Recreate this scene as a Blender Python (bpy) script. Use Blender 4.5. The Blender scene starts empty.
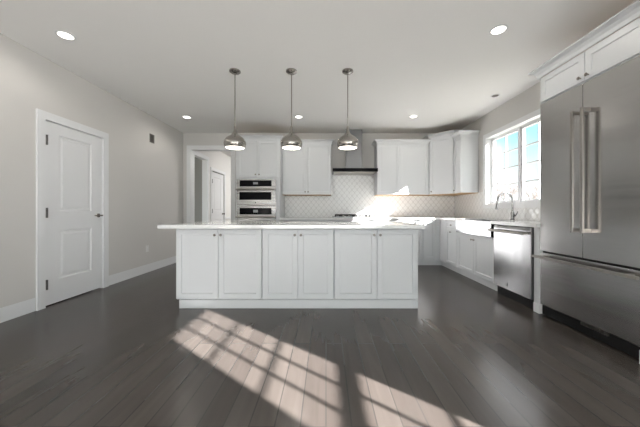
import bpy, bmesh, math, random
from mathutils import Vector, Matrix
random.seed(7)
C = bpy.context.scene.collection
S = bpy.context.scene
PI = math.pi
R = math.radians

# ------------------------------------------------------------------ camera
cam = bpy.data.cameras.new('camera'); camo = bpy.data.objects.new('camera', cam); C.objects.link(camo)
camo.location = (0, 0, 1.06); camo.rotation_euler = (R(90), 0, 0)
cam.sensor_width = 36; cam.lens = 275 / 640 * 36
cam.shift_x = -6 / 640; cam.shift_y = -2.5 / 640
cam.clip_start = 0.05; cam.clip_end = 400
S.camera = camo

# ------------------------------------------------------------------ exposure
S.view_settings.view_transform = 'Standard'
S.view_settings.look = 'None'
S.view_settings.exposure = 0.07
S.view_settings.gamma = 1.0
S.view_settings.use_curve_mapping = False

# ------------------------------------------------------------------ sky
W = bpy.data.worlds.new('world'); S.world = W; W.use_nodes = True
nt = W.node_tree; nt.nodes.clear()
wo = nt.nodes.new('ShaderNodeOutputWorld'); bg = nt.nodes.new('ShaderNodeBackground')
tc = nt.nodes.new('ShaderNodeTexCoord'); sx = nt.nodes.new('ShaderNodeSeparateXYZ')
rp = nt.nodes.new('ShaderNodeValToRGB')
rp.color_ramp.elements[0].position = 0.0; rp.color_ramp.elements[0].color = (.29, .305, .315, 1)
rp.color_ramp.elements[1].position = 0.55; rp.color_ramp.elements[1].color = (1.6, 1.65, 1.7, 1)
for q, c in ((.10, (.25, .335, .35, 1)), (.26, (.14, .285, .32, 1)), (.36, (.85, .95, 1, 1))):
    e = rp.color_ramp.elements.new(q); e.color = c
nz = nt.nodes.new('ShaderNodeTexNoise'); nz.inputs['Scale'].default_value = 3.2; nz.inputs['Detail'].default_value = 5
cr = nt.nodes.new('ShaderNodeValToRGB'); cr.color_ramp.elements[0].position = .45; cr.color_ramp.elements[1].position = .68
mx = nt.nodes.new('ShaderNodeMixRGB'); mx.blend_type = 'SCREEN'; mx.inputs[2].default_value = (.20, .19, .18, 1)
nt.links.new(tc.outputs['Generated'], sx.inputs[0]); nt.links.new(sx.outputs['Z'], rp.inputs[0])
nt.links.new(tc.outputs['Generated'], nz.inputs['Vector']); nt.links.new(nz.outputs['Fac'], cr.inputs[0])
nt.links.new(cr.outputs[0], mx.inputs[0]); nt.links.new(rp.outputs[0], mx.inputs[1])
nt.links.new(mx.outputs[0], bg.inputs['Color']); bg.inputs['Strength'].default_value = 4.4
nt.links.new(bg.outputs[0], wo.inputs[0])

# ------------------------------------------------------------------ sun
sl = bpy.data.lights.new('sun', 'SUN'); so = bpy.data.objects.new('sun', sl); C.objects.link(so)
sl.energy = 74; sl.angle = R(.55); sl.color = (1, .975, .965)
sd = Vector((-1, .785, -.566)).normalized()
so.rotation_euler = sd.to_track_quat('-Z', 'Y').to_euler(); so.location = (12, -9, 8)

# ------------------------------------------------------------------ daylight through the large windows behind the camera, plus an added upward fill
def area(name, loc, rot, sx_, sy_, power, col):
    l = bpy.data.lights.new(name, 'AREA'); o = bpy.data.objects.new(name, l); C.objects.link(o)
    l.shape = 'RECTANGLE'; l.size = sx_; l.size_y = sy_; l.energy = power; l.color = col
    o.location = loc; o.rotation_euler = rot
    return o
area('daylight_patio_doors', (-.2, -4.72, 1.35), (R(98), 0, 0), 4.3, 2.0, 26, (.78, .90, 1))
area('upward_fill', (-.2, -4.75, .45), (R(168), 0, 0), 4.3, .9, 175, (.93, .965, 1))  # added fill lamp, aimed up to brighten the ceiling
area('daylight_tall_window', (3.0, -.62, 1.5), (R(100), 0, R(90)), .7, 1.6, 40, (.93, .97, 1))
area('daylight_wide_window', (3.05, -2.76, 1.5), (R(105), 0, R(90)), 1.2, 1.6, 80, (.93, .97, 1))

# ------------------------------------------------------------------ materials
def mat(name, col, rough=.5, metal=0, spec=.5, emit=None, es=0):
    m = bpy.data.materials.new(name); m.use_nodes = True
    b = m.node_tree.nodes['Principled BSDF']
    b.inputs['Base Color'].default_value = (*col, 1); b.inputs['Roughness'].default_value = rough
    b.inputs['Metallic'].default_value = metal; b.inputs['Specular IOR Level'].default_value = spec
    if emit:
        b.inputs['Emission Color'].default_value = (*emit, 1); b.inputs['Emission Strength'].default_value = es
    return m
def nodes(m): return m.node_tree.nodes, m.node_tree.links, m.node_tree.nodes['Principled BSDF']
def noise_bump(m, scale, strength, dist=.01, stretch=None):
    n, l, b = nodes(m)
    t = n.new('ShaderNodeTexCoord'); mp = n.new('ShaderNodeMapping'); z = n.new('ShaderNodeTexNoise')
    z.inputs['Scale'].default_value = scale; z.inputs['Detail'].default_value = 3
    if stretch: mp.inputs['Scale'].default_value = stretch
    bp = n.new('ShaderNodeBump'); bp.inputs['Strength'].default_value = strength; bp.inputs['Distance'].default_value = dist
    l.new(t.outputs['Object'], mp.inputs[0]); l.new(mp.outputs[0], z.inputs['Vector']); l.new(z.outputs['Fac'], bp.inputs['Height'])
    l.new(bp.outputs[0], b.inputs['Normal'])
    return z
M = {}
M['wall'] = mat('wall_paint', (.61, .593, .57), .7, spec=.25); noise_bump(M['wall'], 160, .06, .002)
M['hallpaint'] = mat('white_hall_paint', (.72, .71, .69), .6, spec=.3)
M['ceiling'] = mat('ceiling_paint', (.89, .88, .86), .85, spec=.2)
M['trim'] = mat('trim_paint', (.74, .745, .75), .35)
M['cab'] = mat('cabinet_paint', (.62, .63, .64), .33)
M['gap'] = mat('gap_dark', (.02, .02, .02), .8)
M['maple'] = mat('maple_ply', (.52, .33, .17), .5)
n, l, b = nodes(M['maple'])
t = n.new('ShaderNodeTexCoord'); w = n.new('ShaderNodeTexWave'); w.inputs['Scale'].default_value = 9; w.inputs['Distortion'].default_value = 6
r_ = n.new('ShaderNodeValToRGB'); r_.color_ramp.elements[0].color = (.44, .25, .11, 1); r_.color_ramp.elements[1].color = (.58, .38, .20, 1)
l.new(t.outputs['Object'], w.inputs['Vector']); l.new(w.outputs['Fac'], r_.inputs[0]); l.new(r_.outputs[0], b.inputs['Base Color'])
M['nickel'] = mat('brushed_nickel', (.36, .34, .315), .27, 1)
M['knob'] = mat('knob_nickel', (.22, .20, .18), .3, 1)
M['bronze'] = mat('dark_metal', (.10, .095, .09), .4, .8)
M['chrome'] = mat('faucet_steel', (.33, .33, .33), .2, 1)
M['black'] = mat('black_plastic', (.010, .010, .010), .5, spec=.15)
M['blackglass'] = mat('black_glass', (.006, .006, .007), .08, spec=.06)
M['iron'] = mat('cast_iron', (.015, .015, .015), .6)
M['lens'] = mat('lit_lens', (1, 1, 1), .5, emit=(1, .95, .86), es=5)
M['bulb'] = mat('lit_diffuser', (1, 1, 1), .5, emit=(1, .93, .83), es=4)
M['display'] = mat('display', (.15, .15, .15), .4, emit=(.7, .75, .8), es=.1)
M['plastic'] = mat('white_plastic', (.72, .71, .69), .4)
M['concrete'] = mat('winter_lawn', (.17, .165, .13), .9)
M['bark'] = mat('bark', (.16, .14, .13), .9)
M['quartz'] = mat('white_quartz', (.80, .80, .79), .09)
n, l, b = nodes(M['quartz'])
t = n.new('ShaderNodeTexCoord'); z = n.new('ShaderNodeTexNoise'); z.inputs['Scale'].default_value = 40; z.inputs['Detail'].default_value = 6
r_ = n.new('ShaderNodeValToRGB'); r_.color_ramp.elements[0].position = .35; r_.color_ramp.elements[0].color = (.785, .785, .78, 1)
r_.color_ramp.elements[1].position = .5; r_.color_ramp.elements[1].color = (.82, .82, .81, 1)
l.new(t.outputs['Object'], z.inputs['Vector']); l.new(z.outputs['Fac'], r_.inputs[0]); l.new(r_.outputs[0], b.inputs['Base Color'])

def steel(name, col, rough, stretch):
    m = mat(name, col, rough, 1)
    n, l, b = nodes(m)
    z = noise_bump(m, 6, .012, .004, stretch)
    mr = n.new('ShaderNodeMapRange'); mr.inputs['To Min'].default_value = rough - .06; mr.inputs['To Max'].default_value = rough + .08
    l.new(z.outputs['Fac'], mr.inputs[0]); l.new(mr.outputs[0], b.inputs['Roughness'])
    return m
M['steel'] = steel('brushed_steel', (.47, .46, .45), .22, (.12, .12, 5))      # brushed sideways
M['steel_o'] = steel('brushed_steel_ovens', (.33, .325, .32), .26, (.12, .12, 5))
M['steel_c'] = steel('brushed_steel_chimney', (.24, .24, .245), .3, (5, 5, .12))
M['steel_v'] = steel('brushed_steel_dishwasher', (.33, .33, .33), .2, (2.5, 2.5, .25))
M['steel_h'] = mat('steel_bar', (.35, .33, .305), .3, 1)
M['sinksteel'] = mat('satin_steel', (.42, .42, .42), .16, 1)

# glass: clear pane with a fresnel reflection
def glass(nm='window_glass', tint=1):
    m = bpy.data.materials.new(nm); m.use_nodes = True
    nt = m.node_tree; nt.nodes.clear()
    o = nt.nodes.new('ShaderNodeOutputMaterial'); mi = nt.nodes.new('ShaderNodeMixShader')
    tr = nt.nodes.new('ShaderNodeBsdfTransparent'); tr.inputs[0].default_value = (tint, tint, tint, 1); gl = nt.nodes.new('ShaderNodeBsdfGlossy'); gl.inputs['Roughness'].default_value = .02
    fr = nt.nodes.new('ShaderNodeLayerWeight'); fr.inputs['Blend'].default_value = .5
    pw = nt.nodes.new('ShaderNodeMath'); pw.operation = 'POWER'; pw.inputs[1].default_value = 5
    ml = nt.nodes.new('ShaderNodeMath'); ml.operation = 'MULTIPLY_ADD'; ml.inputs[1].default_value = .6; ml.inputs[2].default_value = .02
    nt.links.new(fr.outputs['Facing'], pw.inputs[0]); nt.links.new(pw.outputs[0], ml.inputs[0]); nt.links.new(ml.outputs[0], mi.inputs[0]); nt.links.new(tr.outputs[0], mi.inputs[1]); nt.links.new(gl.outputs[0], mi.inputs[2])
    nt.links.new(mi.outputs[0], o.inputs[0]); return m
M['glass'] = glass(); M['tinted'] = glass('sun_dimming_glass', .88)  # tint added to dim the sun through the sink window

# floor: dark hardwood, planks along +Y
def floor_mat():
    m = mat('dark_hardwood', (.07, .055, .05), .3, spec=.42)
    n, l, b = nodes(m)
    t = n.new('ShaderNodeTexCoord'); sep = n.new('ShaderNodeSeparateXYZ'); l.new(t.outputs['Object'], sep.inputs[0])
    cmb = n.new('ShaderNodeCombineXYZ'); l.new(sep.outputs['Y'], cmb.inputs['X']); l.new(sep.outputs['X'], cmb.inputs['Y'])
    br = n.new('ShaderNodeTexBrick'); br.offset = .37; br.offset_frequency = 2
    br.inputs['Scale'].default_value = 1; br.inputs['Brick Width'].default_value = 1.35; br.inputs['Row Height'].default_value = .127
    br.inputs['Mortar Size'].default_value = .004; br.inputs['Mortar Smooth'].default_value = .2; br.inputs['Bias'].default_value = 0
    br.inputs['Color1'].default_value = (.045, .0375, .033, 1); br.inputs['Color2'].default_value = (.068, .058, .051, 1)
    br.inputs['Mortar'].default_value = (.034, .030, .028, 1)
    l.new(cmb.outputs[0], br.inputs['Vector'])
    mp = n.new('ShaderNodeMapping'); mp.inputs['Scale'].default_value = (7, .6, 1); l.new(t.outputs['Object'], mp.inputs[0])
    z = n.new('ShaderNodeTexNoise'); z.inputs['Scale'].default_value = 2.2; z.inputs['Detail'].default_value = 7; z.inputs['Distortion'].default_value = .6
    l.new(mp.outputs[0], z.inputs['Vector'])
    mr = n.new('ShaderNodeMapRange'); mr.inputs['From Min'].default_value = .3; mr.inputs['From Max'].default_value = .7
    mr.inputs['To Min'].default_value = .88; mr.inputs['To Max'].default_value = 1.12; l.new(z.outputs['Fac'], mr.inputs[0])
    mul = n.new('ShaderNodeMixRGB'); mul.blend_type = 'MULTIPLY'; mul.inputs[0].default_value = 1
    l.new(br.outputs['Color'], mul.inputs[1]); l.new(mr.outputs[0], mul.inputs[2]); l.new(mul.outputs[0], b.inputs['Base Color'])
    r2 = n.new('ShaderNodeMapRange'); r2.inputs['To Min'].default_value = .23; r2.inputs['To Max'].default_value = .27
    l.new(z.outputs['Fac'], r2.inputs[0]); l.new(r2.outputs[0], b.inputs['Roughness'])
    sb = n.new('ShaderNodeMath'); sb.operation = 'MULTIPLY_ADD'; sb.inputs[1].default_value = -1; l.new(br.outputs['Fac'], sb.inputs[0]); 
    ms = n.new('ShaderNodeMath'); ms.operation = 'MULTIPLY'; ms.inputs[1].default_value = .12; l.new(z.outputs['Fac'], ms.inputs[0]); l.new(ms.outputs[0], sb.inputs[2]); sb.inputs[1].default_value = -.05
    bp = n.new('ShaderNodeBump'); bp.inputs['Strength'].default_value = .04; bp.inputs['Distance'].default_value = .001
    l.new(sb.outputs[0], bp.inputs['Height']); l.new(bp.outputs[0], b.inputs['Normal'])
    return m
M['floor'] = floor_mat()

# arabesque tiles: lantern lattice, (u, z) with u = x + y so it works on both walls
def tile_mat():
    m = mat('arabesque_tile', (.8, .8, .8), .12)
    n, l, b = nodes(m)
    t = n.new('ShaderNodeTexCoord'); s = n.new('ShaderNodeSeparateXYZ'); l.new(t.outputs['Object'], s.inputs[0])
    def mth(op, a, bb=None, c=None):
        q = n.new('ShaderNodeMath'); q.operation = op
        for i, v in enumerate((a, bb, c)):
            if v is None: continue
            if isinstance(v, (int, float)): q.inputs[i].default_value = v
            else: l.new(v, q.inputs[i])
        return q.outputs[0]
    u = mth('ADD', s.outputs['X'], s.outputs['Y'])
    a = mth('MULTIPLY', u, 2 * PI / .110); c = mth('MULTIPLY', s.outputs['Z'], 2 * PI / .132)
    ca = mth('COSINE', a); cc = mth('COSINE', c)
    c3 = mth('MULTIPLY', mth('COSINE', mth('MULTIPLY', a, 3)), .16)
    d3 = mth('MULTIPLY', mth('COSINE', mth('MULTIPLY', c, 3)), -.16)
    f = mth('ABSOLUTE', mth('ADD', mth('ADD', ca, cc), mth('ADD', c3, d3)))
    mr = n.new('ShaderNodeMapRange'); mr.inputs['From Min'].default_value = .08; mr.inputs['From Max'].default_value = .30
    l.new(f, mr.inputs[0])
    mx = n.new('ShaderNodeMixRGB'); mx.inputs[1].default_value = (.50, .49, .48, 1); mx.inputs[2].default_value = (.80, .80, .79, 1)
    l.new(mr.outputs[0], mx.inputs[0]); l.new(mx.outputs[0], b.inputs['Base Color'])
    bp = n.new('ShaderNodeBump'); bp.inputs['Strength'].default_value = .6; bp.inputs['Distance'].default_value = .004
    l.new(mr.outputs[0], bp.inputs['Height']); l.new(bp.outputs[0], b.inputs['Normal'])
    rr = n.new('ShaderNodeMapRange'); rr.inputs['To Min'].default_value = .7; rr.inputs['To Max'].default_value = .14
    l.new(mr.outputs[0], rr.inputs[0]); l.new(rr.outputs[0], b.inputs['Roughness'])
    return m
M['tile'] = tile_mat()

# ------------------------------------------------------------------ geometry helpers
def link(name, bm, m, parent=None, loc=None, rotz=0, smooth=False):
    me = bpy.data.meshes.new(name); bmesh.ops.recalc_face_normals(bm, faces=bm.faces); bm.to_mesh(me); bm.free()
    if smooth:
        for p in me.polygons: p.use_smooth = True
        try: me.set_sharp_from_angle(angle=R(35))
        except Exception: pass
    me.materials.append(M[m] if isinstance(m, str) else m)
    o = bpy.data.objects.new(name, me); C.objects.link(o)
    if parent: o.parent = parent
    if loc: o.location = loc
    o.rotation_euler = (0, 0, rotz)
    return o
def box(bm, x0, x1, y0, y1, z0, z1, bev=0, seg=2):
    t = bmesh.new()
    vs = [t.verts.new((x, y, z)) for x in (x0, x1) for y in (y0, y1) for z in (z0, z1)]
    for f in ((0, 1, 3, 2), (4, 6, 7, 5), (0, 4, 5, 1), (2, 3, 7, 6), (0, 2, 6, 4), (1, 5, 7, 3)): t.faces.new([vs[i] for i in f])
    bmesh.ops.recalc_face_normals(t, faces=t.faces)
    if bev: bmesh.ops.bevel(t, geom=list(t.edges), offset=bev, segments=seg, profile=.5, affect='EDGES')
    me = bpy.data.meshes.new('t'); t.to_mesh(me); t.free(); bm.from_mesh(me); bpy.data.meshes.remove(me)
def boxo(name, m, x0, x1, y0, y1, z0, z1, bev=0, parent=None, **k):
    bm = bmesh.new(); box(bm, x0, x1, y0, y1, z0, z1, bev); return link(name, bm, m, parent, **k)
def cyl(bm, p0, p1, r0, r1=None, n=20, cap=True):
    r1 = r0 if r1 is None else r1
    p0, p1 = Vector(p0), Vector(p1); d = (p1 - p0).normalized(); q = d.to_track_quat('Z', 'Y')
    a = [bm.verts.new(p0 + q @ Vector((r0 * math.cos(i * 2 * PI / n), r0 * math.sin(i * 2 * PI / n), 0))) for i in range(n)]
    c = [bm.verts.new(p1 + q @ Vector((r1 * math.cos(i * 2 * PI / n), r1 * math.sin(i * 2 * PI / n), 0))) for i in range(n)]
    for i in range(n): bm.faces.new((a[i], a[(i + 1) % n], c[(i + 1) % n], c[i]))
    if cap: bm.faces.new(a[::-1]); bm.faces.new(c)
def tube(bm, pts, r, n=12):
    pts = [Vector(p) for p in pts]; rs = r if isinstance(r, (list, tuple)) else [r] * len(pts)
    rings = []; up = None
    for i, p in enumerate(pts):
        d = (pts[min(i + 1, len(pts) - 1)] - pts[max(i - 1, 0)]).normalized()
        if up is None: up = Vector((0, 1, 0)) if abs(d.y) < .9 else Vector((1, 0, 0))
        s = d.cross(up).normalized(); up = s.cross(d).normalized()
        rings.append([bm.verts.new(p + (s * math.cos(k * 2 * PI / n) + up * math.sin(k * 2 * PI / n)) * rs[i]) for k in range(n)])
    for a, c in zip(rings, rings[1:]):
        for k in range(n): bm.faces.new((a[k], a[(k + 1) % n], c[(k + 1) % n], c[k]))
    bm.faces.new(rings[0][::-1]); bm.faces.new(rings[-1])
def lathe(bm, prof, c=(0, 0), n=40):
    rings = []
    for r, z in prof:
        rings.append([bm.verts.new((c[0] + r * math.cos(k * 2 * PI / n), c[1] + r * math.sin(k * 2 * PI / n), z)) for k in range(n)] if r > 1e-5 else [bm.verts.new((c[0], c[1], z))])
    for a, b_ in zip(rings, rings[1:]):
        for k in range(n):
            k2 = (k + 1) % n
            if len(a) == 1: bm.faces.new((a[0], b_[k], b_[k2]))
            elif len(b_) == 1: bm.faces.new((a[k], a[k2], b_[0]))
            else: bm.faces.new((a[k], a[k2], b_[k2], b_[k]))
def cells(bm, us, vs, holes, t0, t1, f):
    """slab over the grid us x vs (rectangles in holes left out), thickness t0..t1, f(u, v, t) -> point"""
    us = sorted(set([round(x, 5) for x in us] + [round(x, 5) for h in holes for x in h[:2] if us[0] < x < us[-1]]))
    vs = sorted(set([round(x, 5) for x in vs] + [round(x, 5) for h in holes for x in h[2:] if vs[0] < x < vs[-1]]))
    def solid(i, j):
        if not (0 <= i < len(us) - 1 and 0 <= j < len(vs) - 1): return False
        u, v = (us[i] + us[i + 1]) / 2, (vs[j] + vs[j + 1]) / 2
        return not any(h[0] < u < h[1] and h[2] < v < h[3] for h in holes)
    cache = {}
    def V(i, j, t):
        if (i, j, t) not in cache: cache[i, j, t] = bm.verts.new(f(us[i], vs[j], t1 if t else t0))
        return cache[i, j, t]
    for i in range(len(us) - 1):
        for j in range(len(vs) - 1):
            if not solid(i, j): continue
            for t in (0, 1): bm.faces.new([V(i, j, t), V(i + 1, j, t), V(i + 1, j + 1, t), V(i, j + 1, t)])
            if not solid(i - 1, j): bm.faces.new([V(i, j, 0), V(i, j + 1, 0), V(i, j + 1, 1), V(i, j, 1)])
            if not solid(i + 1, j): bm.faces.new([V(i + 1, j, 0), V(i + 1, j + 1, 0), V(i + 1, j + 1, 1), V(i + 1, j, 1)])
            if not solid(i, j - 1): bm.faces.new([V(i, j, 0), V(i + 1, j, 0), V(i + 1, j, 1), V(i, j, 1)])
            if not solid(i, j + 1): bm.faces.new([V(i, j + 1, 0), V(i + 1, j + 1, 0), V(i + 1, j + 1, 1), V(i, j + 1, 1)])
def sweep(bm, path, prof, closed=False):
    """prof [(out, z)] along a 2D path, out = to the right of travel, mitred corners"""
    path = [Vector(p) for p in path]; n = len(path); rings = []
    for i in range(n):
        d0 = (path[i] - path[i - 1]).normalized() if (i > 0 or closed) else None
        d1 = (path[(i + 1) % n] - path[i]).normalized() if (i < n - 1 or closed) else None
        if d0 is None: d0 = d1
        if d1 is None: d1 = d0
        n0, n1 = Vector((d0.y, -d0.x)), Vector((d1.y, -d1.x)); m = (n0 + n1).normalized(); m = m / max(.2, m.dot(n0))
        rings.append([bm.verts.new((path[i].x + m.x * o, path[i].y + m.y * o, z)) for o, z in prof])
    k = len(prof)
    for i in range(n if closed else n - 1):
        a, c = rings[i], rings[(i + 1) % n]
        for j in range(k): bm.faces.new((a[j], a[(j + 1) % k], c[(j + 1) % k], c[j]))
    if not closed: bm.faces.new(rings[0]); bm.faces.new(rings[-1][::-1])
def shaker(bm, x0, x1, z0, z1, t=.02, rail=.057, rec=.009, y0=0):
    """door facing -y, front plane at y0, recessed flat centre"""
    a = [(x0, z0), (x1, z0), (x1, z1), (x0, z1)]; b_ = [(x0 + rail, z0 + rail), (x1 - rail, z0 + rail), (x1 - rail, z1 - rail), (x0 + rail, z1 - rail)]
    s = .002
    a2 = [(x0 + s, z0 + s), (x1 - s, z0 + s), (x1 - s, z1 - s), (x0 + s, z1 - s)]
    c = [(x0 + rail + .003, z0 + rail + .003), (x1 - rail - .003, z0 + rail + .003), (x1 - rail - .003, z1 - rail - .003), (x0 + rail + .003, z1 - rail - .003)]
    loops = [[bm.verts.new((x, y, z)) for x, z in L] for L, y in ((a, y0 + t), (a, y0 + s), (a2, y0), (b_, y0), (c, y0 + rec))]
    for p, q in zip(loops, loops[1:]):
        for i in range(4): bm.faces.new((p[i], p[(i + 1) % 4], q[(i + 1) % 4], q[i]))
    bm.faces.new(loops[0][::-1]); bm.faces.new(loops[-1])
def thing(name, label, cat, loc=(0, 0, 0), rotz=0, group=None):
    o = bpy.data.objects.new(name, None); C.objects.link(o); o.location = loc; o.rotation_euler = (0, 0, rotz)
    o.empty_display_size = .1; o['label'] = label; o['category'] = cat
    if group: o['group'] = group
    return o
def tag(o, label, cat, group=None, kind=None):
    o['label'] = label; o['category'] = cat
    if group: o['group'] = group
    if kind: o['kind'] = kind
    return o
def struct(o, label=None):
    o['kind'] = 'structure'
    if label: o['label'] = label
    return o
def dup(root, loc, label, group=None):
    r = root.copy(); C.objects.link(r); r.location = loc; r['label'] = label
    if group: r['group'] = group
    for ch in list(root.children):
        c = ch.copy(); C.objects.link(c); c.parent = r
        for g in ch.children:
            d = g.copy(); C.objects.link(d); d.parent = c
    return r
def knob(parent, x, z, y=0):
    bm = bmesh.new()
    lathe(bm, [(0, 0), (.006, 0), (.005, .012), (.012, .017), (.0145, .023), (.011, .028), (0, .030)], n=18)
    bmesh.ops.rotate(bm, verts=bm.verts, cent=(0, 0, 0), matrix=Matrix.Rotation(R(90), 3, 'X'))
    bmesh.ops.translate(bm, verts=bm.verts, vec=(x, y, z))
    return link('knob', bm, 'knob', parent, smooth=True)

# ------------------------------------------------------------------ the room shell
XL, XR, YB, YF, H = -3.08, 2.78, 5.94, -4.5, 2.742
TH = .14
KW = (3.38, 4.77, 1.17, 2.32)             # kitchen window opening on the right wall  (y0, y1, z0, z1)
SW = (-1.03, -.21, .66, 2.41)             # tall window behind the camera, throws the sun patch
RW = (-3.36, -2.16, .66, 2.41)
bm = bmesh.new(); box(bm, XL - TH, XR + TH, YF - TH, 12.2, -.12, 0); struct(link('floor', bm, 'floor'), 'dark brown hardwood plank floor')
bm = bmesh.new(); box(bm, XL - TH - 1.6, XR + TH, YF - TH, 12.2, H, H + .12); struct(link('ceiling', bm, 'ceiling'), 'flat white ceiling')
bm = bmesh.new(); cells(bm, [YF - TH, YB], [0, H], [KW, SW, RW], XR, XR + TH, lambda u, v, t: (t, u, v)); struct(link('wall_right', bm, 'wall'), 'white right wall with the sink window')
LD = (2.99, 3.80, -1, 2.075)              # door opening in the left wall
bm = bmesh.new(); cells(bm, [YF - TH, YB + .0], [0, H], [LD], XL - TH, XL, lambda u, v, t: (t, u, v)); struct(link('wall_left', bm, 'wall'), 'plain off-white left wall')
OP = (-2.915, -2.05, -1, 2.385)            # cased opening in the back wall
bm = bmesh.new(); cells(bm, [XL - TH, XR + TH], [0, H], [OP], YB, YB + TH, lambda u, v, t: (u, t, v)); struct(link('wall_back', bm, 'wall'), 'off-white back wall of the kitchen')
PD = (-2.4, 2.0, -1, 2.35)
bm = bmesh.new(); cells(bm, [XL - TH, XR + TH], [0, H], [PD], YF - TH, YF, lambda u, v, t: (u, t, v)); struct(link('wall_front', bm, 'wall'), 'wall with patio doors')
# closet behind the left door, so that the gap under it is dark
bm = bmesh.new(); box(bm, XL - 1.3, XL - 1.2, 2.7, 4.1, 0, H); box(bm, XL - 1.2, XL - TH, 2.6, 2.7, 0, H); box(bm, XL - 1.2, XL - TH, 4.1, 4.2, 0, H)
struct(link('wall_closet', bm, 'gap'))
# hall beyond the opening
HX = -2.97
HD = (6.10, 6.86, -1, 2.33); HD2 = (7.14, 8.00, -1, 2.115)
bm = bmesh.new(); cells(bm, [YB + TH, 12.1], [0, H], [HD, HD2], HX - .12, HX, lambda u, v, t: (t, u, v)); struct(link('wall_hall_left', bm, 'hallpaint'), 'white hall wall seen through the opening')
bm = bmesh.new(); box(bm, HX - 1.2, 1.0, 12.0, 12.12, 0, H); struct(link('wall_hall_end', bm, 'wall'))
bm = bmesh.new(); box(bm, -.2, -.08, YB + TH, 12.0, 0, H); struct(link('wall_hall_right', bm, 'wall'))
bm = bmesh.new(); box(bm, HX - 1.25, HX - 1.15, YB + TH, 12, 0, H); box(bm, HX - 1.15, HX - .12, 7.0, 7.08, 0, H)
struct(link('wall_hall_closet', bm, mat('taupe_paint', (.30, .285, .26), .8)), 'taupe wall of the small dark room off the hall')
bm = bmesh.new(); box(bm, HX - 1.3, XL - TH - .0, YB + TH, 12.2, -.12, 0); struct(link('floor_hall', bm, 'floor'))
area('hall_fill', (-.9, 8.6, 2.6), (0, R(20), 0), 2, 1.2, 130, (1, .98, .96))  # unseen lamp added under the ceiling to brighten the hall

# casings, baseboards
def frame_bm(bm, u0, u1, v1, w, t0, t1, f, v0=0, bottom=False):
    """casing around an opening; f(u, v, t)"""
    us = [u0 - w, u1 + w]; vs = [v0 - (w if bottom else 0), v1 + w]
    cells(bm, us, vs, [(u0, u1, v0 if bottom else v0 - 1, v1)], t0, t1, f)
bm = bmesh.new(); frame_bm(bm, OP[0], OP[1], OP[3], .085, YB - .022, YB - .001, lambda u, v, t: (u, t, v))
cells(bm, [OP[0] - .012, OP[1] + .012], [0, OP[3] + .012], [(OP[0] + .004, OP[1] - .004, -1, OP[3] - .004)], YB - .001, YB + TH + .01, lambda u, v, t: (u, t, v))
struct(link('trim_1', bm, 'trim'), 'white casing round the opening to the hall')
bm = bmesh.new(); frame_bm(bm, LD[0] + .012, LD[1] - .012, LD[3] - .012, .085, XL + .001, XL + .02, lambda u, v, t: (t, u, v))
cells(bm, [LD[0], LD[1]], [0, LD[3]], [(LD[0] + .014, LD[1] - .014, -1, LD[3] - .014)], XL - TH, XL + .001, lambda u, v, t: (t, u, v))
struct(link('trim_2', bm, 'trim'), 'white casing round the left door')
bm = bmesh.new(); frame_bm(bm, KW[0] + .01, KW[1] - .01, KW[3] - .01, .075, XR - .018, XR - .001, lambda u, v, t: (t, u, v), v0=KW[2] + .01, bottom=True)
cells(bm, [KW[0], KW[1]], [KW[2], KW[3]], [(KW[0] + .012, KW[1] - .012, KW[2] + .012, KW[3] - .012)], XR - .001, XR + TH, lambda u, v, t: (t, u, v))
struct(link('trim_3', bm, 'trim'), 'white casing and reveal of the sink window')
bm = bmesh.new(); frame_bm(bm, HD[0], HD[1], HD[3], .09, HX, HX + .02, lambda u, v, t: (t, u, v)); struct(link('trim_4', bm, 'trim'), 'white casing of the dark doorway in the hall')
bm = bmesh.new(); frame_bm(bm, HD2[0], HD2[1], HD2[3], .08, HX, HX + .02, lambda u, v, t: (t, u, v)); struct(link('trim_5', bm, 'trim'), 'white casing of the far hall door')
bm = bmesh.new(); box(bm, HX, HX + .03, HD2[1] + .085, 12, .82, .88, .006); struct(link('trim_6', bm, 'trim'), 'white chair rail on the hall wall')
BP = [(0, 0), (.016, 0), (.016, .105), (.010, .125), (.004, .142), (0, .142)]
def baseboard(name, path, label=None):
    bm = bmesh.new(); sweep(bm, path, BP); struct(link(name, bm, 'trim'), label)
baseboard('baseboard_left', [(XL + .0005, YB - .002), (XL + .0005, LD[1] + .078)], 'white baseboard right of the left door')
baseboard('baseboard_left_front', [(XL + .0005, LD[0] - .078), (XL + .0005, YF + .002)], 'white baseboard left of the left door')
baseboard('baseboard_back', [(OP[0] - .088, YB - .0005), (XL + .018, YB - .0005)][::1])
baseboard('baseboard_hall', [(HX + .0005, 11.9), (HX + .0005, HD2[1] + .085)])
baseboard('baseboard_right', [(XR - .0005, YF + .01), (XR - .0005, 1.72)])

# windows
def sash(bm, y0, y1, z0, z1, x, rows, cols, fw=.04, mw=.018, d=.035):
    F = lambda u, v, t: (t, u, v)
    cells(bm, [y0, y1], [z0, z1], [(y0 + fw, y1 - fw, z0 + fw, z1 - fw)], x - d / 2, x + d / 2, F)
    iy0, iy1, iz0, iz1 = y0 + fw, y1 - fw, z0 + fw, z1 - fw
    for i in range(1, cols): c = iy0 + (iy1 - iy0) * i / cols; box(bm, x - .009, x + .009, c - mw / 2, c + mw / 2, iz0, iz1)
    for i in range(1, rows): c = iz0 + (iz1 - iz0) * i / rows; box(bm, x - .0085, x + .0085, iy0, iy1, c - mw / 2, c + mw / 2)
def glaze(parent, y0, y1, z0, z1, x, g='glass'):
    bm = bmesh.new(); box(bm, x - .003, x + .003, y0, y1, z0, z1); return link('pane', bm, g, parent)
xk = XR + .105
w1 = thing('window_1', 'white casement window pair with grilles over the sink', 'window'); w1['kind'] = 'structure'
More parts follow.
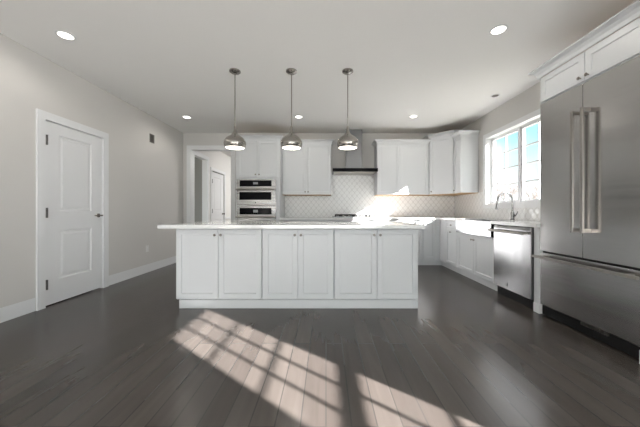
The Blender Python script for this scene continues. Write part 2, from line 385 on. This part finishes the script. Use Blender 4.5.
bm = bmesh.new(); cells(bm, [KW[0] + .012, KW[1] - .012], [KW[2] + .012, KW[3] - .012], [(KW[0] + .024, 4.045, KW[2] + .024, KW[3] - .024), (4.075, KW[1] - .024, KW[2] + .024, KW[3] - .024)], XR + .075, XR + .13, lambda u, v, t: (t, u, v))
link('window_frame', bm, 'trim', w1)
for a, b2 in ((KW[0] + .026, 4.043), (4.077, KW[1] - .026)):
    bm = bmesh.new(); sash(bm, a, b2, KW[2] + .026, KW[3] - .026, xk, 4, 2, fw=.030, mw=.018); s_ = link('sash', bm, 'trim', w1)
    glaze(s_, a + .02, b2 - .02, KW[2] + .05, KW[3] - .05, xk + .014, 'tinted')
def dh(name, y0, y1, label):   # double-hung: glass tops out at 2.343, meeting rail 1.524..1.576
    wn = thing(name, label, 'window'); wn['kind'] = 'structure'
    x = XR + .08
    bm = bmesh.new(); cells(bm, [y0 - .066, y1 + .066], [.66, 2.41], [(y0 - .036, y1 + .036, .70, 2.378)], XR + .03, XR + .12, lambda u, v, t: (t, u, v)); link('window_frame', bm, 'trim', wn)
    bm = bmesh.new(); sash(bm, y0 - .035, y1 + .035, 1.541, 2.378, x, 3, 3, fw=.035, mw=.02, d=.02); s_ = link('sash', bm, 'trim', wn); glaze(s_, y0 - .02, y1 + .02, 1.56, 2.36, x + .013)
    bm = bmesh.new(); sash(bm, y0 - .035, y1 + .035, .702, 1.539, x, 3, 3, fw=.035, mw=.02, d=.02); s_ = link('sash', bm, 'trim', wn); glaze(s_, y0 - .02, y1 + .02, .72, 1.52, x + .013)
dh('window_2', -.964, -.28, 'tall white double-hung window with grilles')
dh('window_3', -3.29, -2.23, 'wide white double-hung window with grilles')
d4 = thing('door_4', 'white glazed patio doors', 'patio door'); d4['kind'] = 'structure'
bm = bmesh.new(); cells(bm, [PD[0], PD[1]], [0, PD[3]], [(PD[0] + .08, -.95, .1, PD[3] - .08), (-.87, .47, .1, PD[3] - .08), (.55, PD[1] - .08, .1, PD[3] - .08)], YF - .1, YF - .05, lambda u, v, t: (u, t, v)); link('door_frame', bm, 'trim', d4)
bm = bmesh.new(); box(bm, PD[0] + .05, PD[1] - .05, YF - .08, YF - .074, .05, PD[3] - .05); link('pane', bm, 'glass', d4)

# two-panel door leaf, local: x 0..w, front faces -y at y=0
def panel_door(parent, w, h, z0=.012):
    bm = bmesh.new(); st = .16 * w / .74
    ps = [(st, w - st, .28, .84), (st, w - st, 1.06, h - .12)]
    t = .038
    us = sorted({0, w, st, w - st}); vs = sorted({z0, .28, .84, 1.06, h - .12, h})
    cells(bm, [0, w], [z0, h], ps, 0, t, lambda u, v, q: (u, q, v))
    for (a, b_, c, d) in ps:
        L = [[(a, c), (b_, c), (b_, d), (a, d)]]
        def ins(k): return [(a + k, c + k), (b_ - k, c + k), (b_ - k, d - k), (a + k, d - k)]
        loops = [[bm.verts.new((x, y, z)) for x, z in q] for q, y in ((ins(0), 0), (ins(.012), .010), (ins(.030), .010), (ins(.050), .003))]
        for p, q in zip(loops, loops[1:]):
            for i in range(4): bm.faces.new((p[i], p[(i + 1) % 4], q[(i + 1) % 4], q[i]))
        bm.faces.new(loops[-1])
    return link('door_leaf', bm, 'trim', parent)
def lever(parent, x, z, s=-1):
    bm = bmesh.new(); cyl(bm, (x, 0, z), (x, -.012, z), .028, .026, 24); cyl(bm, (x, -.012, z), (x, -.055, z), .010)
    tube(bm, [(x - .004 * s, -.055, z), (x + .03 * s, -.058, z), (x + .07 * s, -.052, z + .002), (x + .11 * s, -.050, z)], [.011, .010, .009, .008])
    return link('door_handle', bm, 'nickel', parent, smooth=True)
def hinge(parent, x, z):
    bm = bmesh.new(); cyl(bm, (x, -.026, z - .055), (x, -.026, z + .055), .010, n=12); box(bm, x - .003, x + .016, -.024, -.0005, z - .05, z + .05)
    return link('hinge', bm, 'bronze', parent)
d1 = thing('door_1', 'white two-panel door with lever handle in the left wall', 'door', (XL - .002, LD[0] + .018, 0), R(90)); d1['kind'] = 'structure'
DW_ = LD[1] - LD[0] - .036
panel_door(d1, DW_, 2.055, .016); lever(d1, DW_ - .062, 1.0)
for z_ in (.25, 1.04, 1.84): hinge(d1, .003, z_)
d2 = thing('door_2', 'white two-panel door on the hall wall beyond the opening', 'door', (HX - .012, HD2[0] + .006, 0), R(90)); d2['kind'] = 'structure'
panel_door(d2, HD2[1] - HD2[0] - .012, 2.09, .01)
for z_ in (.25, 1.06, 1.84): hinge(d2, .012, z_)
bm = bmesh.new(); lathe(bm, [(0, .0), (.026, 0), (.026, .006), (.010, .012), (.010, .035), (.026, .045), (.026, .062), (0, .07)], n=20)
bmesh.ops.rotate(bm, verts=bm.verts, cent=(0, 0, 0), matrix=Matrix.Rotation(R(90), 3, 'X')); bmesh.ops.translate(bm, verts=bm.verts, vec=(.77, 0, .98))
link('door_knob', bm, 'bronze', d2, smooth=True)

# backsplash (surface of the walls): wide lantern tiles
CT = .93
bm = bmesh.new()
cells(bm, [-.893, 2.772], [CT + .001, 1.92], [(-.893 - 1, .105, 1.40, 2), (1.04, 3, 1.40, 2)], YB - .009, YB - .0008, lambda u, v, t: (u, t, v))
struct(link('wall_tiles_back', bm, 'tile'), 'white arabesque tile backsplash on the back wall')
bm = bmesh.new()
cells(bm, [2.915, YB - .0095], [CT + .001, 1.40], [(KW[0] - .065, KW[1] + .065, KW[2] - .065, 9)], XR - .009, XR - .0008, lambda u, v, t: (t, u, v))
struct(link('wall_tiles_right', bm, 'tile'), 'white arabesque tile backsplash under the sink window')

# ------------------------------------------------------------------ cabinets
CP = lambda z: [(0, z - .088), (.010, z - .088), (.014, z - .055), (.030, z - .030), (.058, z - .016), (.064, z - .012), (.064, z), (0, z)]
def cabinet(name, label, loc, rotz, w, d, z0, z1, doors=(), drawers=(), crown=None, toe=None, under=False, group=None, sides=(1, 1), cat='cabinet', holes=None, fill=(), rd=None):
    """local: front (door face) at y=0 facing -y, x 0..w; doors (x0,x1,z0,z1,(kx,kz))"""
    t = thing(name, label, cat, loc, rotz, group)
    bm = bmesh.new()
    if holes: cells(bm, [0, w], [z0, z1], holes, .0215, d, lambda u, v, q: (u, q, v))
    else: box(bm, 0, w, .0215, d, z0, z1, .001, 1)
    for f_ in fill: box(bm, f_[0], f_[1], .001, .0215, f_[2], f_[3], .0008, 1)
    link('carcass', bm, 'cab', t)
    for x0, x1, a, b_, k in doors:
        bm = bmesh.new(); shaker(bm, x0 + .0022, x1 - .0022, a, b_); dr = link('door', bm, 'cab', t)
        if k: knob(dr, *k)
    for x0, x1, a, b_, k in drawers:
        bm = bmesh.new(); shaker(bm, x0 + .0015, x1 - .0015, a, b_, rail=.035); dr = link('drawer', bm, 'cab', t)
        if k: knob(dr, k[0], k[1], .009)
    if crown:
        p = [(w, rd or d), (w, 0), (0, 0), (0, d)]
        if not sides[1]: p = [(w, 0), (0, 0), (0, d)]
        if not sides[0]: p = p[:-1]
        bm = bmesh.new(); sweep(bm, p[::-1], CP(crown))
        link('crown_molding', bm, 'cab', t)
        bm = bmesh.new(); box(bm, .002, w - .002, .03, d - .002, z1 + .0002, z1 + .010); link('top_panel', bm, 'maple', t)
    if toe:
        bm = bmesh.new(); box(bm, toe[0], toe[1], toe[2], d - .01, .0, z0 - .0005, .001, 1); link('toe_kick', bm, 'cab', t)
    if under:
        bm = bmesh.new(); box(bm, .002, w - .002, .024, d - .002, z0 - .008, z0 - .0005); link('bottom_panel', bm, 'maple', t)
    return t
GI = 'island base cabinets'
# island: front face at Y=2.985
IY, ID = 2.985, .74
sc_ = 275 / IY
ix = lambda px: (px - 326) / sc_
xs = [ix(175.6), ix(262), ix(334), ix(418.6)]
IT = .875
isl = [('island cabinet on the left, beside the overhang of the island top', 0), ('middle two-door cabinet of the white kitchen island', 1), ('island cabinet at the right end, nearest the sink run', 2)]
for lb, i in isl:
    w_ = xs[i + 1] - xs[i] - .002
    a = .002 if i == 0 else .004; b_ = w_ - .004
    m_ = (a + b_) / 2 + (-.006, 0, .008)[i]
    cabinet('island_cabinet', 'white shaker ' + lb, (xs[i] + .001, IY, 0), 0, w_, ID, .095, IT, group=GI,
            doors=[(a, m_, .107, IT - .012, (m_ - .033, IT - .075)), (m_, b_, .107, IT - .012, (m_ + .033, IT - .075))])
bm = bmesh.new(); box(bm, xs[0] + .035, xs[3] - .006, IY + .006, IY + ID - .02, 0, .094, .002, 1); 
tag(link('island_plinth', bm, 'cab'), 'white plinth board under the kitchen island', 'plinth')
bm = bmesh.new(); box(bm, -1.755, 1.035, 2.86, 3.86, IT + .001, IT + .039, .004); tag(link('island_countertop', bm, 'quartz'), 'glossy white quartz slab on the kitchen island', 'countertop')

FY = 5.32   # front of the back run
FX = 2.20   # front of the right run
# oven tower
TX0, TX1 = -1.755, -.895; TWW = TX1 - TX0
ox0, ox1 = (236.8 - 326) / 51.7 - TX0, (276 - 326) / 51.7 - TX0
cabinet('oven_cabinet', 'tall white cabinet holding the two wall ovens', (TX0, FY, 0), 0, TWW, YB - FY - .002, .1, 2.43, crown=2.51, holes=[(ox0 + .01, ox1 - .01, .42, 1.66)],
        doors=[(.03, TWW / 2, 1.715, 2.425, (TWW / 2 - .035, 1.765)), (TWW / 2, TWW - .03, 1.715, 2.425, (TWW / 2 + .035, 1.765))],
        rd=.222, drawers=[(.03, TWW - .03, .11, .40, (TWW / 2, .255))], toe=(.0, TWW, .07))
def oven(name, label, z0, z1, panel, win, handle, dark_mark):
    t = thing(name, label, 'oven', (TX0, FY - .012, 0))
    bm = bmesh.new(); box(bm, ox0, ox1, 0, .030, z0, z1, .003); box(bm, ox0 + .02, ox1 - .02, .0301, .5, z0 + .01, z1 - .01); link('body', bm, 'steel_o', t)
    a, b_ = ox0 + .06, ox1 - .085
    bm = bmesh.new(); box(bm, a, b_, -.004, -.0005, panel[0], panel[1], .001, 1); p = link('control_panel', bm, 'blackglass', t)
    bm = bmesh.new(); c = (a + b_) / 2; box(bm, c - .045, c + .045, -.006, -.0045, panel[0] + .04, panel[1] - .035); link('display', bm, 'display', p)
    bm = bmesh.new(); box(bm, ox0 + .004, ox1 - .004, -.016, -.0005, win[0] - .085, handle + .045, .003); dr = link('door', bm, 'steel_o', t)
    if win: bm = bmesh.new(); box(bm, a, b_, -.020, -.0165, win[0], win[1], .001, 1); link('window', bm, 'blackglass', dr)
    bm = bmesh.new(); cyl(bm, (ox0 + .005, -.062, handle), (ox1 - .005, -.062, handle), .017)
    for x in (ox0 + .05, ox1 - .05): box(bm, x - .01, x + .01, -.06, -.0165, handle - .008, handle + .008)
    link('handle', bm, 'steel_h', dr, smooth=True)
    if dark_mark: bm = bmesh.new(); cyl(bm, (c, -.0165, dark_mark), (c, -.019, dark_mark), .012, n=16); link('dark_mark', bm, 'black', dr)
oven('microwave_oven', 'stainless built-in microwave oven, upper of the two in the tall cabinet', 1.168, 1.672, (1.535, 1.652), (1.275, 1.425), 1.475, 1.225)
oven('wall_oven', 'stainless wall oven under the microwave in the tall cabinet', .425, 1.160, (.992, 1.118), (.60, .86), .948, None)

# uppers on the back wall
UY = 5.61; UD = YB - UY - .010
a, b_ = -.893, .106; w_ = b_ - a
cabinet('upper_cabinet', 'white two-door wall cabinet between the tall oven cabinet and the hood', (a, UY, 0), 0, w_, UD, 1.395, 2.43, crown=2.51, under=True, group='upper cabinets', sides=(0, 1),
        doors=[(.012, w_ / 2, 1.40, 2.425, (w_ / 2 - .03, 1.45)), (w_ / 2, w_ - .004, 1.40, 2.425, (w_ / 2 + .03, 1.45))])
a, b_ = 1.041, 2.118; w_ = b_ - a; mm = (399.7 - 376.9) / 49
cabinet('upper_cabinet', 'white two-door wall cabinet just right of the range hood', (a, UY, 0), 0, w_, UD, 1.395, 2.43, crown=2.51, under=True, group='upper cabinets', sides=(1, 0),
        doors=[(.004, mm, 1.40, 2.425, (mm - .03, 1.45)), (mm, w_ - .03, 1.40, 2.425, (mm + .03, 1.45))])
# diagonal corner cabinet
def corner_cab():
    t = thing('corner_cabinet', 'tall diagonal white wall cabinet in the corner, highest of the uppers', 'cabinet', (0, 0, 0))
    s = .66; cd = .33
    P = [(XR - s, YB - .010), (XR - s, YB - cd), (XR - cd, YB - s), (XR - .010, YB - s), (XR - .010, YB - .010)]
    bm = bmesh.new(); z0, z1 = 1.395, 2.52
    A = [bm.verts.new((x, y, z0)) for x, y in P]; B = [bm.verts.new((x, y, z1)) for x, y in P]
    for i in range(5): bm.faces.new((A[i], A[(i + 1) % 5], B[(i + 1) % 5], B[i]))
    bm.faces.new(A[::-1]); bm.faces.new(B); link('carcass', bm, 'cab', t)
    bm = bmesh.new(); sweep(bm, P[:4], [(o, z) for o, z in CP(2.60)]); link('crown_molding', bm, 'cab', t)
    L = (cd) * math.sqrt(2)
    p0 = Vector(P[1]); nrm = Vector((-1, -1)).normalized()
    dm = bmesh.new(); shaker(dm, .006, L - .006, z0 + .005, z1 - .005); o = link('door', dm, 'cab', t, loc=(p0.x + nrm.x * .021, p0.y + nrm.y * .021, 0), rotz=R(-45))
    knob(o, .045, 1.45)
    bm = bmesh.new(); k = .01
    A = [bm.verts.new((x, y, z0 - .008)) for x, y in P]; B = [bm.verts.new((x, y, z0 - .0005)) for x, y in P]
    for i in range(5): bm.faces.new((A[i], A[(i + 1) % 5], B[(i + 1) % 5], B[i]))
    bm.faces.new(A[::-1]); bm.faces.new(B); link('bottom_panel', bm, 'maple', t)
    P = [(x + .03, y + .03) if i_ in (0, 1, 2, 3) else (x, y) for i_, (x, y) in enumerate(P)]; P[0] = (XR - s + .02, YB - .010); P[3] = (XR - .010, YB - s + .02)
    bm = bmesh.new(); A = [bm.verts.new((x, y, z1 + .0002)) for x, y in P]; B = [bm.verts.new((x, y, z1 + .01)) for x, y in P]
    for i in range(5): bm.faces.new((A[i], A[(i + 1) % 5], B[(i + 1) % 5], B[i]))
    bm.faces.new(A[::-1]); bm.faces.new(B); link('top_panel', bm, 'maple', t)
corner_cab()
w_ = .28
cabinet('upper_cabinet', 'narrow white wall cabinet between the corner cabinet and the window', (XR - .33, YB - .662, 0), R(-90), w_, .32, 1.395, 2.43, crown=2.51, under=True, group='upper cabinets', sides=(0, 1),
        doors=[(.004, w_ - .003, 1.40, 2.425, (.045, 1.45))])

# base cabinets, back run
BT = .888
def base(name, label, x0, x1, doors=2, drawers=True, group='base cabinets along the back wall'):
    w_ = x1 - x0 - .002; dz = .735 if drawers else BT - .008
    if doors == 2: D = [(.004, w_ / 2, .112, dz - .004, (w_ / 2 - .03, dz - .06)), (w_ / 2, w_ - .004, .112, dz - .004, (w_ / 2 + .03, dz - .06))]
    else: D = [(.004, w_ - .004, .112, dz - .004, (.04, dz - .06))]
    DR = [(.004, w_ - .004, dz + .001, BT - .008, (w_ / 2, (dz + BT) / 2))] if drawers else []
    return cabinet(name, label, (x0 + .001, FY, 0), 0, w_, YB - FY - .002, .1, BT, doors=D, drawers=DR, toe=(0, w_, .06), group=group)
base('base_cabinet', 'white base cabinet beside the tall oven cabinet, behind the island', -.893, .12)
base('base_cabinet', 'white base cabinet under the gas cooktop', .12, 1.04)
base('base_cabinet', 'white base cabinet between the cooktop and the narrow corner door', 1.04, 1.875, drawers=False)
base('base_cabinet', 'narrow one-door white base cabinet in the back corner', 1.875, 2.13, doors=1, drawers=False)
bm = bmesh.new(); box(bm, 2.132, FX + .02, FY + .002, FY + .022, .1, BT, .001, 1); box(bm, FX + .001, FX + .021, 5.055, FY + .001, .1, BT, .001, 1)
box(bm, 2.132, FX + .08, FY + .06, FY + .08, 0, .0995); box(bm, FX + .06, FX + .08, 5.055, FY + .06, 0, .0995)
tag(link('corner_filler', bm, 'cab'), 'white corner filler panels where the two base runs meet', 'filler panel')
# right run
RG = 'base cabinets along the window wall'
def rbase(name, label, y1, y0, z1, doors, drawers, holes=None):
    return cabinet(name, label, (FX, y1 - .001, 0), R(-90), y1 - y0 - .002, XR - FX - .002, .1, z1, doors=doors, drawers=drawers, toe=(0, y1 - y0 - .002, .06), group=RG)
w_ = 5.053 - 4.622
rbase('drawer_cabinet', 'narrow white drawer and door cabinet left of the farmhouse sink', 5.053, 4.622, BT, [(.004, w_ - .006, .112, .735, (w_ / 2, .69))], [(.004, w_ - .006, .739, BT - .008, (w_ / 2, .81))])
w_ = 4.620 - 3.586
rbase('sink_cabinet', 'white two-door cabinet under the stainless farmhouse sink', 4.620, 3.586, .70, [(.006, w_ / 2, .112, .694, (w_ / 2 - .03, .63)), (w_ / 2, w_ - .006, .112, .694, (w_ / 2 + .03, .63))], [])
# filler by the fridge
t = thing('filler_panel', 'white filler post between dishwasher and refrigerator', 'filler panel', (0, 0, 0))
bm = bmesh.new(); box(bm, FX + .001, XR - .002, 2.834, 2.911, .1, BT, .001, 1); link('panel', bm, 'cab', t)
bm = bmesh.new(); box(bm, FX - .006, XR - .002, 2.8335, 2.9125, 0, .0995, .004); link('foot', bm, 'trim', t)
# worktop: back and right runs, cut out for the sink
SY0, SY1 = 3.63, 4.60
bm = bmesh.new()
cells(bm, [-.893, XR - .002], [2.834, YB - .0100], [(-2, FX - .03, 0, FY - .03), (FX - .2, 2.60, SY0, SY1)], BT + .001, CT, lambda u, v, q: (u, v, q))
bmesh.ops.remove_doubles(bm, verts=bm.verts, dist=1e-5)
tag(link('perimeter_countertop', bm, 'quartz'), 'white quartz worktop running along the back and window walls', 'countertop')
# sink
t = thing('farmhouse_sink', 'stainless farmhouse sink with a bright apron front under the window', 'sink')
bm = bmesh.new(); box(bm, FX - .028, FX - .010, SY0 + .003, SY1 - .003, .706, CT - .006, .006); link('apron', bm, 'sinksteel', t)
bm = bmesh.new(); cells(bm, [FX - .009, 2.598], [SY0 + .003, SY1 - .003], [(FX + .01, 2.578, SY0 + .022, SY1 - .022)], .716, CT - .008, lambda u, v, q: (u, v, q)); box(bm, FX - .009, 2.598, SY0 + .003, SY1 - .003, .706, .7155); link('basin', bm, 'sinksteel', t)
# faucet
t = thing('kitchen_faucet', 'tall gooseneck pull-down faucet behind the sink', 'faucet', (2.665, 3.93, CT + .001))
bm = bmesh.new(); lathe(bm, [(0, 0), (.030, 0), (.030, .008), (.024, .014), (.024, .10), (.020, .12), (0, .12)], n=28); link('base', bm, 'chrome', t, smooth=True)
pts = [(0, 0, .10), (0, 0, .28)] + [(-.105 + .105 * math.cos(R(q)), 0, .285 + .105 * math.sin(R(q))) for q in range(10, 181, 14)] + [(-.213, 0, .26), (-.217, 0, .235)]
bm = bmesh.new(); tube(bm, pts, .0125, 16); link('spout', bm, 'chrome', t, smooth=True)
bm = bmesh.new(); cyl(bm, (-.217, 0, .236), (-.226, 0, .150), .016, .020, 20); link('spray_head', bm, 'chrome', t, smooth=True)
bm = bmesh.new(); cyl(bm, (0, -.018, .065), (0, -.055, .065), .015); tube(bm, [(0, -.045, .065), (.004, -.075, .075), (.008, -.10, .125)], [.010, .008, .006]); link('handle', bm, 'chrome', t, smooth=True)

# dishwasher
dw0, dw1 = 2.915, 3.580; w_ = dw1 - dw0
t = thing('dishwasher', 'stainless dishwasher with bar handle between sink and refrigerator', 'dishwasher', (FX, dw1, 0), R(-90))
bm = bmesh.new(); box(bm, .004, w_ - .004, .03, XR - FX - .01, .0, BT - .003); link('tub', bm, 'black', t)
bm = bmesh.new(); shp = [(.0, .118), (.0, .845), (.006, .878), (.016, .880), (.026, .880), (.026, .118)]
A = [bm.verts.new((.010, y - .022, z)) for y, z in shp]; B = [bm.verts.new((w_ - .008, y - .022, z)) for y, z in shp]
for i in range(6): bm.faces.new((A[i], A[(i + 1) % 6], B[(i + 1) % 6], B[i]))
bm.faces.new(A[::-1]); bm.faces.new(B); dr = link('door', bm, 'steel_v', t)
bm = bmesh.new(); cyl(bm, (-.005, -.075, .815), (w_ - .035, -.075, .815), .015, n=20)
for x in (.03, w_ - .06): cyl(bm, (x, -.075, .815), (x, -.023, .815), .010)
link('handle', bm, 'steel_h', dr, smooth=True)
bm = bmesh.new(); sh = [(w_ * .40, .165), (w_ * .44, .165), (w_ * .42, .205)]
A = [bm.verts.new((x, -.0225, z)) for x, z in sh]; B = [bm.verts.new((x, -.0235, z)) for x, z in sh]
bm.faces.new(A); bm.faces.new(B[::-1])
for i in range(3): bm.faces.new((A[i], A[(i + 1) % 3], B[(i + 1) % 3], B[i]))
link('dark_mark', bm, 'black', dr)  # small dark triangle low on the door

# refrigerator
fy1, fy0 = 2.831, 1.908; FW = fy1 - fy0
t = thing('refrigerator', 'large built-in stainless french-door refrigerator with freezer drawer', 'refrigerator', (FX, fy1, 0), R(-90))
bm = bmesh.new(); box(bm, .004, FW - .004, .03, XR - FX - .02, .012, 2.155); link('body', bm, 'black', t)
mid = fy1 - 275 * FX / (582.6 - 326)
for (a, b_, hx) in ((.006, mid - .002, mid - .028), (mid + .002, FW - .006, mid + .066)):
    bm = bmesh.new(); box(bm, a, b_, -.0, .028, .655, 2.152, .004); dr = link('door', bm, 'steel', t)
    bm = bmesh.new(); box(bm, hx - .013, hx + .013, -.075, -.058, .875, 1.925, .003)
    for z in (.885, 1.895): box(bm, hx - .013, hx + .013, -.0585, -.0005, z - .006, z + .024, .002)
    link('handle', bm, 'steel_h', dr)
bm = bmesh.new(); box(bm, .006, FW - .006, 0, .028, .108, .640, .004); dr = link('freezer_drawer', bm, 'steel', t)
bm = bmesh.new(); box(bm, -.004, FW + .03, -.085, -.060, .588, .612, .003)
for x in (.04, FW - .06): box(bm, x - .012, x + .012, -.061, -.0005, .590, .610, .002)
link('handle', bm, 'steel_h', dr)
bm = bmesh.new(); box(bm, .02, FW - .02, .012, .029, .012, .100); g = link('kick_plate', bm, 'black', t)
bm = bmesh.new()
for i in range(12): x = .458 + i * .020; box(bm, x, x + .007, -.004, .0115, .082, .107)
link('vent_grille', bm, 'steel_h', t)
# foot / panel at the near side of the refrigerator
t = thing('end_panel', 'white panel foot at the near end of the refrigerator', 'end panel', (0, 0, 0))
bm = bmesh.new(); box(bm, FX + .001, XR - .002, 1.80, 1.898, .1, 2.155, .001, 1); link('panel', bm, 'cab', t)
bm = bmesh.new(); box(bm, FX - .032, XR - .002, 1.795, 1.906, 0, .0995, .004); link('foot', bm, 'trim', t)
# cabinet over the refrigerator
w_ = 2.845 - 1.80; m_ = 2.845 - 275 * FX / (584.5 - 326)
cabinet('fridge_cabinet', 'white two-door cabinet with crown molding above the refrigerator', (FX, 2.845, 0), R(-90), w_, XR - FX - .002, 2.158, 2.43, crown=2.51,
        doors=[(.02, m_, 2.172, 2.42, (m_ - .035, 2.205)), (m_, w_ - .02, 2.172, 2.42, (m_ + .035, 2.205))])

# hood
t = thing('range_hood', 'stainless chimney hood with a thin black canopy over the cooktop', 'range hood', (.58, 0, 0))
bm = bmesh.new(); box(bm, -.165, .165, 5.64, YB - .012, 1.909, 2.735, .002, 1); link('chimney', bm, 'steel_c', t)
bm = bmesh.new(); box(bm, -.448, .448, 5.43, YB - .012, 1.843, 1.908, .003); link('canopy', bm, 'blackglass', t)
bm = bmesh.new(); box(bm, -.42, .42, 5.47, YB - .014, 1.828, 1.8425, .002); link('filter_tray', bm, 'steel_h', t)
# cooktop
t = thing('gas_cooktop', 'stainless gas cooktop with black grates under the hood', 'cooktop', (.58, 5.60, CT + .001))
bm = bmesh.new(); box(bm, -.45, .45, -.23, .23, 0, .022, .006); link('body', bm, 'sinksteel', t)
for i, cx in enumerate((-.27, 0, .27)):
    bm = bmesh.new()
    for y in (-.15, -.05, .06, .19): box(bm, cx - .125, cx + .125, y - .007, y + .007, .034, .062)
    for x in (-.12, -.04, .04, .12): box(bm, cx + x - .006, cx + x + .006, -.15, .19, .036, .0618)
    for x in (-.12, .12):
        for y in (-.145, .185): box(bm, cx + x - .007, cx + x + .007, y - .0068, y + .0068, .0225, .046)
    link('grate', bm, 'iron', t)
    for y in ((-.06, .12) if i != 1 else (.03,)):
        bm = bmesh.new(); cyl(bm, (cx, y, .0225), (cx, y, .038), .04 if i != 1 else .055, n=24); link('burner', bm, 'iron', t)
for i in range(5):
    bm = bmesh.new(); cyl(bm, (-.24 + i * .12, -.195, .0225), (-.24 + i * .12, -.195, .048), .017, .014, 18); link('knob', bm, 'nickel', t, smooth=True)

# pendants
def bulb(t, z, power, ang):
    l = bpy.data.lights.get('bulb_%g' % power) or bpy.data.lights.new('bulb_%g' % power, 'SPOT')
    l.energy = power; l.spot_size = R(ang); l.spot_blend = .6; l.shadow_soft_size = .05; l.color = (1, .95, .88)
    o = bpy.data.objects.new('bulb', l); C.objects.link(o); o.parent = t; o.location = (0, 0, z)
def pendant(loc, label):
    t = thing('pendant_light', label, 'pendant light', loc, group='pendants over the island')
    bm = bmesh.new(); lathe(bm, [(0, H - 1.816), (.066, H - 1.816), (.066, H - 1.830), (.050, H - 1.842), (.012, H - 1.850), (.010, H - 1.865), (0, H - 1.865)], n=32); link('canopy', bm, 'nickel', t, smooth=True)
    bm = bmesh.new(); cyl(bm, (0, 0, .262), (0, 0, H - 1.866), .0065, n=14); link('rod', bm, 'nickel', t, smooth=True)
    pr = [(.010, .262), (.014, .252), (.016, .225), (.019, .203), (.027, .180), (.044, .158), (.078, .136), (.107, .112), (.125, .080), (.130, .050), (.124, .022), (.112, 0)]
    bm = bmesh.new(); inn = [(max(r - .003, .004), z - .002) for r, z in pr[::-1]]; inn[0] = (.109, 0)
    lathe(bm, pr + inn + [pr[0]], n=48); bmesh.ops.remove_doubles(bm, verts=bm.verts, dist=1e-5); link('shade', bm, 'nickel', t, smooth=True)
    bm = bmesh.new(); lathe(bm, [(0, -.006), (.07, -.004), (.1085, .002), (.1085, .008), (0, .008)], n=40); link('diffuser', bm, 'bulb', t, smooth=True)
    bulb(t, -.012, 5, 150)
    return t
px = lambda x: (x - 326) / (275 / 3.30)
p1 = pendant((px(235), 3.30, 1.816), 'brushed nickel onion-shaped pendant hanging in front of the ovens')
dup(p1, (px(291.5), 3.30, 1.816), 'brushed nickel onion-shaped pendant, middle one of three over the island')
dup(p1, (px(347.7), 3.30, 1.816), 'brushed nickel onion-shaped pendant hanging in front of the hood chimney')

# recessed lights
def downlight(loc, label, lit=True, r=.074):
    t = thing('recessed_light', label, 'ceiling light', loc, group='recessed ceiling lights')
    bm = bmesh.new(); lathe(bm, [(r - .012, -.001), (r, -.001), (r + .002, -.004), (r - .008, -.009), (r - .016, -.007), (r - .012, -.001)], n=40); link('trim_ring', bm, 'trim', t, smooth=True)
    bm = bmesh.new(); lathe(bm, [(0, -.002), (r - .017, -.002), (r - .017, -.0055), (0, -.0055)], n=40); link('lens', bm, 'lens' if lit else 'nickel', t)
    if lit: bulb(t, -.012, 14, 170)
    return t
r0 = downlight((-2.49, 2.63, H), 'lit recessed ceiling light at the left, above the white door')
dup(r0, (1.60, 2.55, H), 'lit recessed ceiling light nearest the refrigerator')
dup(r0, (-2.49, 4.92, H), 'lit recessed ceiling light near the far end of the left wall')
dup(r0, (-.485, 4.90, H), 'lit recessed ceiling light between the middle and right pendants')
dup(r0, (1.55, 4.88, H), 'lit recessed ceiling light in front of the right-hand wall cabinets')
o = downlight((2.46, 4.0, H), 'small unlit recessed ceiling light above the sink', False, .062)

# wall details
t = thing('wall_vent', 'small dark grille high on the left wall', 'vent', (XL + .001, 4.80, 2.265), R(90))
bm = bmesh.new(); cells(bm, [0, .12], [0, .15], [(.012, .108, .012, .138)], -.010, 0, lambda u, v, q: (u, q, v)); link('frame', bm, mat('vent_grey', (.16, .15, .14), .6), t)
bm = bmesh.new()
for i in range(8): z = .016 + i * .0152; box(bm, .012, .108, -.008, -.002, z, z + .007)
link('slats', bm, mat('vent_slat', (.13, .12, .11), .6), t)
bm = bmesh.new(); box(bm, .012, .108, -.0018, -.0003, .012, .138); link('backing', bm, 'bronze', t)
t = thing('wall_outlet', 'white electrical outlet low on the left wall', 'outlet', (XL + .001, 4.70, .355), R(90))
bm = bmesh.new(); box(bm, 0, .072, -.006, 0, 0, .115, .002); link('cover_plate', bm, 'plastic', t)
for z in (.022, .062):
    bm = bmesh.new(); box(bm, .02, .052, -.0085, -.0063, z, z + .030, .0008, 1); link('socket', bm, 'trim', t)

# ------------------------------------------------------------------ outdoors
bm = bmesh.new(); box(bm, XR + TH + .02, 160, -120, 160, -.8, -.6); struct(link('ground', bm, 'concrete'), 'pale winter lawn outside the window')
bm = bmesh.new(); box(bm, -60, XR + TH, -120, YF - TH - .02, -.8, -.6); struct(link('ground_rear', bm, 'concrete'))
def tree(name, x, y, h, seed):
    rnd = random.Random(seed); bm = bmesh.new()
    def grow(p, d, L, r, k):
        q = p + d * L; cyl(bm, p, q, r, r * .62, 5, cap=False)
        if k == 0: return
        for _ in range(4 if k > 1 else 5):
            nd = (d + Vector((rnd.uniform(-1, 1), rnd.uniform(-1, 1), rnd.uniform(-.25, .7))) * .75).normalized()
            grow(p + d * L * rnd.uniform(.55, 1), nd, L * rnd.uniform(.6, .8), r * .55, k - 1)
    grow(Vector((0, 0, 0)), Vector((0, 0, 1)), h * .33, .14, 4)
    o = link(name, bm, 'bark', loc=(x, y, -.6))
    return tag(o, 'bare grey winter tree outside the sink window', 'tree', 'bare trees outside the window')
for i, (k, y, h) in enumerate(((.605, 52, 9.0), (.625, 76, 12.5), (.68, 56, 10), (.685, 84, 14), (.75, 58, 10), (.78, 84, 14))):
    tree('bare_tree', k * y, y, h, i + 3)
